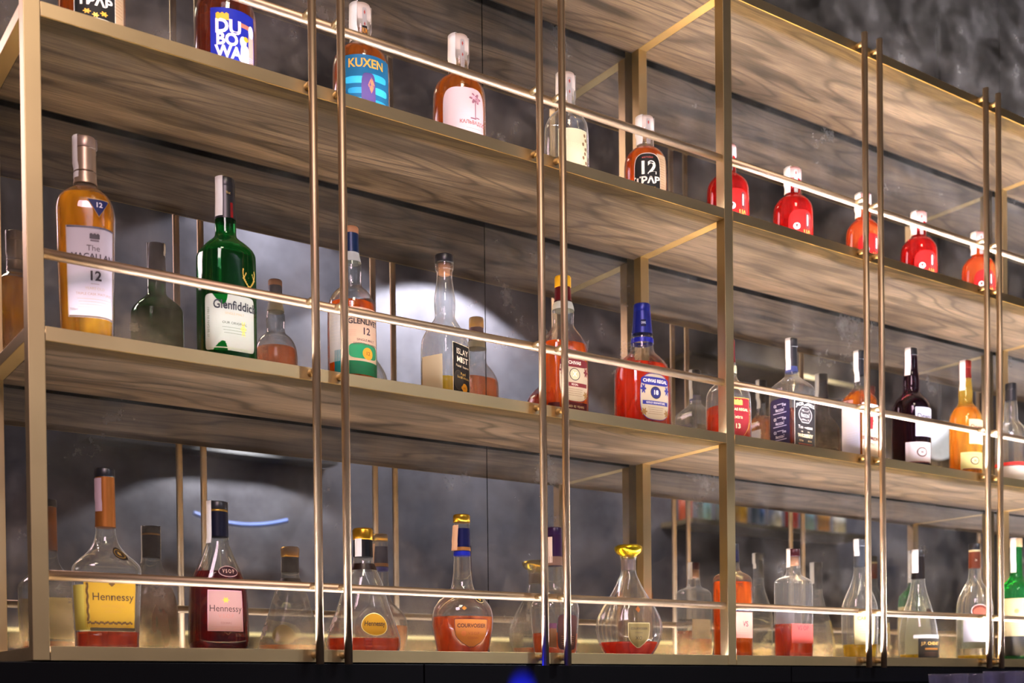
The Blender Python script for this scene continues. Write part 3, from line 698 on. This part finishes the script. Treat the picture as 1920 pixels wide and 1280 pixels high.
b = Bottle('whisky_bottle', 1.4764, .135, 1, .2417, .0488, .75, 2.6, 14, [(0, .93), (.015, 1), (.47, 1), (.53, .93), (.59, .70), (.63, .42), (.68, .36), (.76, .36), (.80, .30), (.93, .28)],
           'clear whisky bottle with red foil and red label, half hidden by the second square post', GA, CLEAR2)
b.liquid(.38, L_RED)
b.sleeve('foil', .79, .94, foil('#6a0c14', .3)); b.cap(.93, .0145, foil('#7a1018', .3), 'dark red cap')
b.sleeve('neck_band', .69, .76, paper('#ded9a8'), 'pale neck band')
b.decal(31, 'shield', .315, .032, .046, '#8c1420', [('t', 'CHIVAS REGAL', 0, .020, .0078, '#e2c48c', 1, .02), ('t', 'Extra', 0, .004, .011, '#e2c48c', 1, 0), ('t', '13', 0, -.016, .014, '#e2c48c', 1, .02), ('s', 'crown', 0, .036, .012, .006, '#c9a043')], edge='#c9a043')

SQ = [(0, .95), (.012, 1), (.56, 1), (.60, .97), (.64, .72), (.675, .46), (.70, .36), (.74, .345), (.77, .33), (.93, .31)]
b = Bottle('whiskey_bottle', 1.6764, .135, 1, .2742, .0445*.86, 1, 9, 0, SQ, 'square clear whiskey bottle, black cap and black labels on both faces', GA, CLEAR2)
b.liquid(.40, L_BROWN)
b.sleeve('foil', .775, .94, PLASTIC); b.cap(.93, .0142, PLASTIC, 'black screw cap'); b.sleeve('neck_band', .725, .77, paper('#5b66a8'), 'blue-grey neck band')
b.stamp(-35, .74, .0142, .014, over=True, side2=.92)
b.decal(0, 'round', .29, .033, .066, '#171214', [
    ('t', "JACK DANIEL'S", 0, .050, .0098, '#e4dcd2', .86, .03, 6), ('s', 'disc', 0, .026, .021, .018, '#cfc8c0'), ('s2', 'disc', 0, .026, .0195, .0165, '#2a2426'), ('t', 'OLD', 0, .035, .0055, '#e4dcd2'), ('t', 'No.7', 0, .025, .012, '#e4dcd2', 1, .03), ('t', 'BRAND', 0, .015, .005, '#e4dcd2'),
    ('t', 'Tennessee', 0, -.002, .0105, '#efe6d8', 1), ('t', 'SOUR MASH', 0, -.012, .005, '#d8cab0'), ('t', 'WHISKEY', 0, -.021, .0105, '#efd9a8', 1.05, .03), ('t', '0.7 Litre 40% Vol', 0, -.032, .0055, '#e4c48a'), ('l', 0, -.039, .022, 4, .0035, '#c9501c'), ('s', 'round', 0, -.058, .024, .004, '#c98a3c')], n=12, edge='#c9bfae')
b.decal(270, 'round', .29, .028, .066, '#2b2450', sum([[('t', 'Old Time', 0, .050-i*.030, .009, '#e2deee', 1, .02), ('t', 'No.7', 0, .040-i*.030, .009, '#e2deee', 1, .03), ('g', 0, .033-i*.030, .019, .0008, '#c9c4e0')] for i in range(4)], []), n=12, name='side_label', label='dark violet side label')
b.decal(180, 'rect', .30, .030, .060, '#1a1518', [], name='rear_label')

b = Bottle('whiskey_bottle', 1.91, .135, 1, .2817, .0365*.86, 1, 9, 0, SQ, 'square amber whiskey bottle with a plain white side label, behind the third rod pair', GA, CLEAR)
b.liquid(.655, L_AMB)
b.sleeve('foil', .80, .94, PLASTIC); b.cap(.93, .0132, PLASTIC, 'black screw cap')
b.stamp(-35, .74, .0135, .014, over=True, side2=.92)
b.decal(0, 'rect', .35, .028, .064, '#edd3ae', [('g', 0, .059, .028, .004, '#efe6ea'), ('s', 'star', -.002, .024, .011, .012, '#8c1418'), ('s', 'round', -.002, .010, .004, .006, '#8c1418'), ('t', 'KENTUCKY STRAIGHT', 0, -.006, .0052, '#6a2a20'), ('t', 'BOURBON', 0, -.019, .012, '#4a1a18', .95, .03), ('t', 'WHISKEY', 0, -.032, .007, '#6a2a20'), ('l', 0, -.042, .020, 4, .004, '#b0805c')])
b.decal(0, 'rect', .075, .028, .013, '#5a1016', [('t', 'JIM BEAM', 0, 0, .008, '#e8d0a0', 1, .02)], name='lower_label')
b.decal(270, 'rect', .34, .026, .062, '#eceaf2', [('l', .004, .0, .014, 5, .006, '#c4c4da')], name='side_label', label='plain white side label')
b.decal(270, 'rect', .085, .026, .011, '#16161a', [('t', 'BEAM', 0, 0, .014, '#e8e8ec', 1, .03)], name='side_band')

DW = [(0, .93), (.012, 1), (.50, 1), (.56, .96), (.61, .78), (.645, .52), (.67, .42), (.72, .43), (.78, .42), (.84, .35), (.955, .33)]
b = Bottle('whisky_bottle', 2.124, .15, 1, .3242, .0467, 1, 2, 0, DW, 'very dark brown whisky bottle just right of the third rod pair, small white labels', GA, DARKV)
b.liquid(.58, L_DRED)
b.cap(.945, .0160, PLASTIC, 'black cap'); b.stamp(-28, .79, .0160, .016, over=True, side2=.93)
def dew(b, c1, c2, k=1, tc='#22202a'):
    b.decal(50, 'rect', .455, .031*k, .036*k, c1, [('t', "Dewar's", 0, .013*k, .019*k, tc, .85, .01), ('g', 0, .001, .022*k, .0005, '#9a9088'), ('l', .003, -.008*k, .016*k, 4, .005, '#a39a94')])
    b.decal(27, 'rect', .225, .036*k, .025*k, c2, [('s', 'disc', .004, 0, .014*k, .012*k, '#5a4038'), ('s2', 'disc', .004, 0, .010*k, .0085*k, c2), ('s2', 'star', .004, 0, .007*k, .006*k, '#4a322c'), ('t', 'The Ancestor', 0, .019*k, .007, '#7a5a50'), ('g', 0, -.024*k, .030*k, .0012, '#5a1c18')], name='lower_label')
dew(b, '#d8d2dc', '#dccfca')
b = Bottle('whisky_bottle', 2.3322, .14, 1, .322, .0406, 1, 2, 0, DW, 'bright yellow whisky bottle with red cap between the third and fourth rod pairs', GA, YELG)
b.liquid(.62, L_GOLD)
b.sleeve('foil', .86, .95, foil('#7c1c12', .3)); b.cap(.94, .0150, foil('#8a2216', .3), 'red cap'); b.stamp(-28, .76, .0152, .016, over=True, side2=.93)
dew(b, '#efd8a4', '#f1e48c', .88, '#6a2a20')
b = Bottle('spirit_bottle', 2.5315, .14, 1, .2915, .040, 1, 2, 0, DW, 'clear spirit bottle with black cap at the right edge of the second lowest shelf', GA, CLEAR2)
b.liquid(.17, L_PALE); b.sleeve('foil', .84, .95, PLASTIC); b.cap(.94, .0145, PLASTIC, 'black cap')
b.sleeve('label', .235, .265, paper('#c9281c'), 'thin red band'); b.sleeve('lower_label', .10, .228, paper('#e6dcc6'), 'cream lower label')

# ---- lowest shelf
b = Bottle('cognac_bottle', .127, .122, 0, .2776, .0511, .72, 3.2, 4, [(0, .84), (.015, .90), (.05, .90), (.42, 1), (.46, .98), (.49, .84), (.53, .58), (.58, .38), (.62, .31), (.68, .28), (.95, .27)],
           'nearly empty cognac bottle with copper foil and yellow vine-framed label nearest the left post', G0, CLEAR2)
b.liquid(.095, L_RED)
b.sleeve('foil', .675, .955, foil('#a8662c', .6), 'copper neck foil'); b.cap(.95, .0150, PLASTIC, 'black cap')
b.stamp(-45, .76, .0150, .015, over=False, z1=.94, col='#b79aa0')
vine = []
for i in range(26):
    vine.append(('s', 'star', -.034+.0008*math.sin(i), .030-i*.0024, .0024, .0022, '#5a3c10')) if i < 24 else None
    vine.append(('s', 'star', -.034+i*.0027, -.029+.0012*math.sin(i*1.9), .0024, .0022, '#5a3c10'))
b.decal(12, 'rect', .255, .039, .036, '#d8a826', [('t', 'Hennessy', .004, .010, .0165, '#3a2208', .98, .0), ('t', 'VERY SPECIAL', .004, -.004, .0058, '#a87a20', 1.05), ('t', 'COGNAC', .004, -.012, .0052, '#a87a20', 1.1), ('s', 'diamond', .002, .030, .005, .004, '#5a3c10'), ('l', .0, -.0335, .030, 1, .003, '#8a6420')] + vine, label='golden yellow label framed by vine leaves')
b.decal(-48, 'rect', .235, .017, .034, '#e6cf5c', [], name='side_label'); b.decal(180, 'rect', .25, .038, .036, '#efe4b8', [], name='rear_label')
b.decal(30, 'disc', .53, .014, .010, '#2a1c08', [('s', 'disc', 0, 0, .011, .0075, '#8a6a20'), ('s2', 'disc', 0, 0, .0095, .006, '#2a1c08'), ('s2', 'star', 0, 0, .004, .004, '#c9a043')], name='shoulder_seal', label='dark oval seal')

b = Bottle('cognac_bottle', .3088, .127, 0, .2422, .0489, .72, 2.5, 1, [(0, .80), (.02, .93), (.06, 1), (.30, .97), (.44, .93), (.52, .78), (.60, .60), (.68, .44), (.73, .345), (.78, .335), (.95, .325)],
           'dark red cognac bottle with navy foil and pink square label', G0, CLEAR)
b.liquid(.53, L_DRED, .95)
b.sleeve('foil', .765, .93, foil('#0c0d20', .3), 'navy neck foil'); b.cap(.94, .0165, PLASTIC, 'black cap'); b.solid('collar', [(.925, .0162), (.945, .0168)], foil('#b08a3c', .8))
b.stamp(-55, .72, .0165, .014, over=True, side2=.75)
b.decal(20, 'rect', .275, .030, .033, '#dcaaa0', [('t', 'Hennessy', 0, .003, .0148, '#3a1c1c', .95, .0), ('t', 'V.S.O.P', 0, -.009, .0085, '#b87a6a', 1), ('t', 'COGNAC', 0, -.020, .0042, '#8a5a50'), ('s', 'star', 0, .017, .006, .005, '#d8b23c'), ('l', 0, -.026, .024, 1, .003, '#a87468')], edge='#c98f98', label='pink square label')
b.decal(26, 'disc', .535, .022, .009, '#3a0c14', [('t', 'V S O P', 0, 0, .0085, '#caa48c', 1, .02)], name='shoulder_seal', edge='#b9948c', label='oval relief seal')

b = Bottle('cognac_decanter', .5811, .14, 0, .2191, .0678, .62, 2.4, 2, [(0, .84), (.02, .96), (.06, 1), (.14, .97), (.28, .80), (.42, .64), (.55, .52), (.65, .38), (.71, .28), (.76, .245), (.92, .235)],
           'bell-shaped cognac decanter behind the first rod pair, gold cap and oval yellow label', G0, CLEAR2)
b.liquid(.115, L_RED)
b.sleeve('foil', .77, .915, foil('#0a0a0c', .3), 'black neck foil'); b.solid('cap', [(.905, .0165), (.915, .0178), (.985, .0185), (1, .0165)], foil('#c9962a', .9, .3), 'gold ridged cap')
b.stamp(-30, .77, .0165, .014, over=False, z1=.91)
b.sleeve('collar', .665, .715, foil('#26160e', .3), 'dark brown collar')
b.decal(27, 'disc', .235, .0285, .0200, '#d8a01c', [('t', 'Hennessy', 0, .001, .0118, '#3a2208', 1, .02)], edge='#f1e3a4', name='label', label='oval yellow label', m=None)
grp = [('s', 'disc', -.02+.008*math.cos(i*2.4)*((i % 4)/2+.3), .0+.010*math.sin(i*2.4)*((i % 3)/2+.4), .004, .004, '#f0dcd8') for i in range(12)]
b.decal(-44, 'disc', .26, .0006, .0006, '#eacfca', grp, name='grape_relief', label='pale raised grape relief')

b = Bottle('cognac_bottle', .7852, .136, 0, .2583, .0571, .85, 2.2, 11, [(0, .78), (.02, .85), (.10, .91), (.20, .99), (.26, 1), (.33, .95), (.385, .78), (.42, .58), (.45, .42), (.50, .33), (.60, .28), (.70, .265), (.94, .25)],
           'cognac bottle with blue and gold neck foil and orange heart-shaped label', G0, CLEAR2)
b.liquid(.265, L_ORG, .95)
b.sleeve('foil', .735, .90, foil('#0a1044', .35), 'navy neck foil'); b.sleeve('neck_ring', .705, .737, foil('#1626a8', .3), 'bright blue ring')
b.sleeve('neck_band', .74, .765, foil('#b07a40', .6), 'copper band', .0012)
b.solid('cap', [(.945, .0158), (.99, .0158), (1, .0145)], foil('#b9912a', .9, .3), 'gold cap'); b.stamp(-50, .74, .0155, .017, over=False, z1=.92, col='#d2a986', fl=.004)
b.decal(21, 'shield', .155, .033, .026, '#e08a3a', [('t', 'COURVOISIER', 0, .013, .0098, '#4a1c08', .9, .03), ('t', 'V.S.O.P', .004, -.001, .0075, '#9a4a1c', 1), ('t', 'COGNAC', .004, -.009, .0055, '#9a4a1c'), ('s', 'disc', -.016, -.001, .005, .005, '#c0682c')], edge='#5a2412', label='orange heart-shaped label')
b.decal(45, 'disc', .395, .011, .007, '#1c1408', [('s', 'diamond', 0, 0, .005, .004, '#c9a043')], name='shoulder_seal', edge='#d8c890')
b.decal(8, 'diamond', .33, .005, .004, '#e0922c', [], name='emblem')

b = Bottle('cognac_bottle', .9947, .13, 0, .2483, .0496, .8, 2.4, -5, [(0, .80), (.02, .86), (.15, .92), (.34, 1), (.40, .97), (.44, .80), (.47, .55), (.52, .40), (.60, .34), (.70, .31), (.95, .29)],
           'clear cognac bottle with purple cap and maroon label, between the second pair of rods', G0, CLEAR2)
b.liquid(.17, L_ORG, .93)
b.sleeve('foil', .70, .94, foil('#2c0f34', .3), 'purple neck foil'); b.sleeve('neck_band', .70, .77, foil('#8a6a58', .5), 'patterned bronze band', .0011); b.cap(.935, .0152, foil('#2a1038', .2), 'purple cap'); b.stamp(-40, .72, .0152, .016, over=False, z1=.92, col='#d9c3ae')
b.decal(42, 'round', .185, .026, .034, '#4a2018', [('s', 'star', 0, .012, .010, .010, '#2c0f1c'), ('s2', 'star', 0, .012, .005, .005, '#8a5a4a'), ('l', 0, -.008, .018, 5, .004, '#8a5a3c')], n=6, edge='#2a0d20')
b.decal(-6, 'rect', .16, .013, .023, '#8a5a34', [('g', 0, .018, .013, .005, '#4a1034'), ('g', -.005, -.004, .0016, .018, '#5a3418'), ('g', .003, -.004, .0016, .018, '#6a4020')], name='side_label')

b = Bottle('cognac_decanter', 1.1834, .13, 0, .2254, .0705, .75, 2, 18, [(0, .60), (.02, .70), (.08, .84), (.16, .95), (.25, 1), (.34, .95), (.45, .76), (.56, .52), (.66, .34), (.74, .225), (.78, .20), (.87, .20), (.89, .24), (.905, .24)],
           'ribbed teardrop cognac decanter with flared gold stopper', G0, CLEAR2, rib=.022)
b.liquid(.125, liquid('liquid_coral', (.95, .09, .01), .7), .92)
b.sleeve('collar', .775, .87, foil('#b9a8a0', .8, .25), 'silver collar')
b.solid('stopper', [(.885, .012), (.905, .016), (.93, .0245), (.96, .0285), (.985, .0285), (1, .024)], foil('#c9ac20', .9, .25), 'flared gold stopper')
b.decal(22, 'shield', .19, .0235, .025, '#8c7a4a', [('t', 'COURVOISIER', 0, .013, .0062, '#2c2210', .92, .02), ('t', 'COGNAC', 0, .005, .004, '#3c3018'), ('t', 'XO', 0, -.006, .010, '#2c2210', 1, 0)], edge='#d8c890', off=.003, label='bronze shield-shaped label')
b.decal(22, 'diamond', .42, .006, .007, '#b0641c', [], name='emblem', off=.003)

RC = [(0, .96), (.012, 1), (.66, 1), (.70, .97), (.725, .80), (.745, .50), (.76, .38), (.80, .335), (.95, .31)]
b = Bottle('cognac_bottle', 1.479, .13, 0, .2469, .0436, .55, 5, 0, RC, 'flat rectangular amber cognac bottle with pink label, behind the second square post', G0, CLEAR)
b.liquid(.665, L_ORG, .94)
b.sleeve('foil', .84, .94, foil('#1a1830', .3)); b.cap(.935, .0140, PLASTIC, 'black cap')
b.decal(0, 'rect', .29, .036, .028, '#eda48c', [('t', 'VS', .012, .002, .016, '#4a1c2c', 1, .02), ('l', 0, -.014, .020, 2, .005, '#d8867a')], label='salmon pink label')
b.decal(0, 'rect', .43, .036, .006, '#14142a', [('t', 'MARTELL', 0, 0, .0095, '#d8cbd8', 1.1, .02)], name='upper_label')
b = Bottle('cognac_bottle', 1.6712, .13, 0, .2466, .0451, .55, 5, 0, RC, 'flat rectangular clear cognac bottle a third full of red liquid, pink-red label', G0, CLEAR2)
b.liquid(.31, L_RED, .94)
b.solid('stopper', [(.85, .0118), (.93, .0122)], mat('light_cork', '#a9744e', .7)); b.cap(.93, .0145, foil('#3a0c10', .3), 'dark red cap')
b.stamp(-50, .83, .0145, .014, over=True)
b.decal(0, 'rect', .23, .035, .022, '#d85a50', [('t', 'VSOP', 0, .012, .015, '#5a1420', 1, .02), ('l', 0, -.004, .020, 3, .005, '#b83c38')], u=.002, label='pink-red label')
b.decal(0, 'rect', .436, .028, .003, '#1c1c30', [('t', 'MARTELL', 0, 0, .006, '#d8cbd8', 1, .0)], name='upper_label')
b.decal(180, 'rect', .34, .030, .024, '#e4dcdc', [], name='rear_label')

b = Bottle('cognac_bottle', 1.8988, .13, 0, .2828, .0428, .8, 2.4, 23, [(0, .84), (.02, .90), (.20, .97), (.36, 1), (.44, .97), (.52, .80), (.60, .55), (.68, .36), (.75, .29), (.95, .285)],
           'teardrop clear cognac bottle with grey cap, behind the third pair of rods', G0, CLEAR2)
b.liquid(.12, L_YEL); b.sleeve('foil', .77, .95, foil('#3c4046', .2), 'grey neck foil'); b.cap(.94, .0142, foil('#4a4e54', .2), 'grey cap'); b.stamp(-28, .86, .0145, .014, over=True, side2=.93)
b.decal(24, 'rect', .25, .026, .036, '#ece0a4', [('t', 'CAMUS', 0, .026, .011, '#8a6a24', 1, .02), ('g', -.0255, 0, .0006, .036, '#8a6a2c'), ('g', .0255, 0, .0006, .036, '#8a6a2c'), ('g', 0, -.0355, .026, .0006, '#8a6a2c'), ('l', 0, .008, .014, 4, .006, '#b9a560')])
b = Bottle('wine_bottle', 2.1195, .13, 0, .2704, .0477, 1, 2, 0, [(0, .92), (.015, .97), (.10, 1), (.22, .98), (.34, .88), (.46, .70), (.56, .52), (.64, .40), (.72, .33), (.95, .30)],
           'flared clear brandy bottle with small black label, right of the third rod pair', G0, CLEAR2)
b.liquid(.045, L_YEL); b.sleeve('foil', .735, .95, foil('#140e0e', .3), 'black neck foil'); b.cap(.94, .0155, PLASTIC, 'black cap'); b.stamp(-28, .79, .0155, .018, over=True, side2=.93)
b.decal(40, 'rect', .11, .034, .024, '#1c1614', [('t', 'J.P. CHENET', 0, .011, .0105, '#d8ab50', .95, .02), ('g', .002, -.002, .020, .0022, '#c98a3c'), ('l', 0, -.012, .020, 2, .005, '#6a2a1c')], label='black label with gold lettering')
b.decal(34, 'rect', .215, .040, .004, '#efece0', [], name='label_border'); b.decal(180, 'rect', .25, .034, .050, '#ece2a8', [], name='rear_label')
b.decal(44, 'disc', .445, .010, .006, '#3a2410', [], name='shoulder_seal')
b = Bottle('brandy_bottle', 2.3514, .13, 0, .3005, .0452, 1, 2, 0, [(0, .93), (.012, 1), (.42, 1), (.52, .95), (.60, .72), (.66, .46), (.70, .35), (.76, .31), (.95, .30)],
           'clear brandy bottle with brown neck foil and oval brown emblem, beside the fourth rod pair', G0, CLEAR2)
b.liquid(.04, L_YEL); b.sleeve('foil', .79, .93, foil('#5a2a18', .2), 'brown neck foil'); b.cap(.945, .0148, PLASTIC, 'black cap'); b.solid('collar', [(.92, .0142), (.95, .0145)], paper('#e4d8a4'))
b.decal(14, 'rect', .86, .012, .004, '#5a2a18', [('t', 'Gran', 0, 0, .008, '#e8dcd0')], name='neck_label', off=.0014)
b.decal(8, 'rect', .27, .036, .032, '#edeef2', [('t', '• •', 0, .010, .010, '#6a6a74'), ('l', 0, -.004, .016, 3, .006, '#b4b4c0')]); b.decal(16, 'disc', .425, .021, .017, '#7a3420', [('s', 'disc', 0, -.002, .016, .011, '#8f4630')], name='emblem', edge='#e8d8cc', label='brown oval emblem')
b.decal(180, 'rect', .25, .036, .040, '#ece8c0', [], name='rear_label')
b = Bottle('liqueur_bottle', 2.5356, .13, 0, .3260, .044, 1, 2, 0, [(0, .86), (.012, .90), (.20, .98), (.24, 1), (.56, .98), (.60, .92), (.64, .66), (.67, .42), (.70, .36), (.76, .34), (.95, .33)],
           'emerald green liqueur bottle with cream label at the right edge of the lowest shelf', G0, GREEN2)
b.liquid(.5, liquid('liquid_green', (.10, .42, .03), .35)); b.cap(.93, .0160, mat('gold_cap', '#c9a878', .4), 'gilt cap'); b.stamp(-28, .72, .016, .016, over=True, side2=.93)
b.decal(6, 'rect', .36, .050, .050, '#ead9a0', [('s', 'disc', -.004, .016, .006, .006, '#a08850'), ('l', 0, -.01, .02, 4, .006, '#c0a868')]); b.sleeve('lower_label', .04, .22, PLASTIC, 'glossy black wrap standing in for a small dark pot')  # black sleeve added in place of a small dark pot by the base

# ------------------------------------------------------------------ drinking glasses on the counter
GL = glass('tumbler_glass', (.86, .84, 1), (.45, .42, .6), .06)
GP = [(1.86, -.14, .0), (1.97, -.20, .005), (2.02, -.09, .002), (2.13, -.15, .006), (2.26, -.10, .003), (2.28, -.21, 0)]
GD = ['leftmost of the ribbed tumblers at the bottom right corner', 'front ribbed tumbler second from the left in the bottom right group', 'rear ribbed tumbler second from the left in the bottom right group',
      'middle ribbed tumbler of the group on the dark counter', 'rear ribbed tumbler at the right of the counter group', 'front ribbed tumbler at the right of the counter group']
for (x, y, dh), lab in zip(GP, GD):
    K = 60; Hh = .114+dh; mb = MB(); ring = []
    prof = [(0, .029), (.002, .031), (Hh*.5, .036), (Hh-.004, .0415), (Hh, .0415), (Hh, .0395), (Hh-.004, .0392), (Hh*.5, .0335), (.012, .027), (.012, .001)]
    for j, (z, r) in enumerate(prof):
        for i in range(K):
            t_ = 2*PI*i/K; rr = r*(1+(.02*math.cos(t_*15) if 0 < j < 3 else 0)); mb.v.append((rr*math.cos(t_), rr*math.sin(t_), z))
    for j in range(len(prof)-1):
        for i in range(K):
            k = (i+1) % K; mb.f.append((j*K+i, j*K+k, (j+1)*K+k, (j+1)*K+i)); mb.m.append(0)
    mb.f.append(tuple(reversed(range(K)))); mb.m.append(0)
    o = mb.build('drinking_glass', GL, None, smooth=True); o.location = (x, y, -.1545); tag(o, 'clear '+lab, 'glass', 'tumblers on the counter')

# ------------------------------------------------------------------ things across the room, seen only in the mirror
def far(name, mb, m, label, cat, group=None, **k):
    o = mb.build(name, m, None, **k); return tag(o, label, cat, group)
def globe(x, y, z, r, i):
    t = empty('globe_lamp', (x, y, z)); mb = MB(); K = 24
    for j in range(13):
        ph = PI*j/12
        for q in range(K): mb.v.append((r*math.sin(ph)*math.cos(2*PI*q/K), r*math.sin(ph)*math.sin(2*PI*q/K), -r*math.cos(ph)))
    for j in range(12):
        for q in range(K): k = (q+1) % K; mb.f.append((j*K+q, j*K+k, (j+1)*K+k, (j+1)*K+q)); mb.m.append(0)
    mb.build('shade', mat('opal_glass', (.9, .9, .95), .4, emis=(.95, .95, 1), es=1.3), t, smooth=True)
    MB().cyl((0, 0, r*.9), (0, 0, 4.6-z), .006, 8).build('cord', PLASTIC, t)
    tag(t, ['large white globe lamp reflected behind the yellow bottle', 'smaller white globe lamp reflected beside the large one'][i], 'lamp', 'white globe lamps across the room')
globe(6.88, -2.9, 1.66, .13, 0); globe(7.0, -3.0, 1.36, .09, 1)
ls = far('light_strip', MB().box(-.6, 7.2, -3.598, -3.58, .245, .262), mat('far_strip', (1, .8, .4), .5, emis=(1, .82, .4), es=1.6), 'thin warm light line along the far wall, reflected low in the mirror', 'light strip')
far('wall_beam', MB().box(1.2, 2.5, -3.6, -3.45, 1.15, 1.3), CONC_D, 'dark ledge on the far wall reflected behind the first rods', 'beam')
bm_ = MB()
for k in range(10):
    xa = 1.72+k*.05; za = .80+.0016*(k-5)**2; xb = xa+.05; zb = .80+.0016*(k-4)**2
    bm_.cyl((xa, -3.48, za), (xb, -3.48, zb), .011, 8)
far('curved_light', bm_, mat('blue_strip', (.2, .3, .8), .5, emis=(.30, .45, 1), es=.12), 'soft blue curved light bar reflected above the lowest rail', 'light strip')
# far display of bottles: blurred colours in the mirror at the right
far('display_shelf', MB().box(4.9, 6.6, -3.598, -3.3, 1.0, 1.03), BRASS, 'lower brass display shelf across the room reflected at the right', 'shelf', 'brass display shelves')
far('display_shelf', MB().box(4.9, 6.6, -3.598, -3.3, 2.05, 2.08), BRASS, 'upper brass display shelf across the room, above the blurred bottles', 'shelf', 'brass display shelves')
cols = ['#d8541c', '#8fc8d0', '#d8dce0', '#d8a41c', '#3a6ab0', '#e4e6ea', '#c8321c', '#86b8c8', '#c98a2c', '#e8e8e0']
for i, c in enumerate(cols):
    far('display_bottle', MB().cyl((4.98+i*.165, -3.45, 1.03), (4.98+i*.165, -3.45, 1.24), .045, 16).cyl((4.98+i*.165, -3.45, 1.24), (4.98+i*.165, -3.45, 1.29), .045, 16, .016).cyl((4.98+i*.165, -3.45, 1.29), (4.98+i*.165, -3.45, 1.36), .016, 12),
        mat('far_'+c.strip('#'), c, .3), 'blurred %s bottle on the far display shelf seen in the mirror' % ['orange', 'pale teal', 'silver', 'yellow', 'blue', 'white', 'red', 'grey-blue', 'amber', 'cream'][i], 'bottle', 'bottles on the far display shelf', smooth=True)
spot('display_spot', (5.7, -2.7, 3.0), (5.7, -3.5, 1.3), 60, (1, .96, .9), 60, .5)
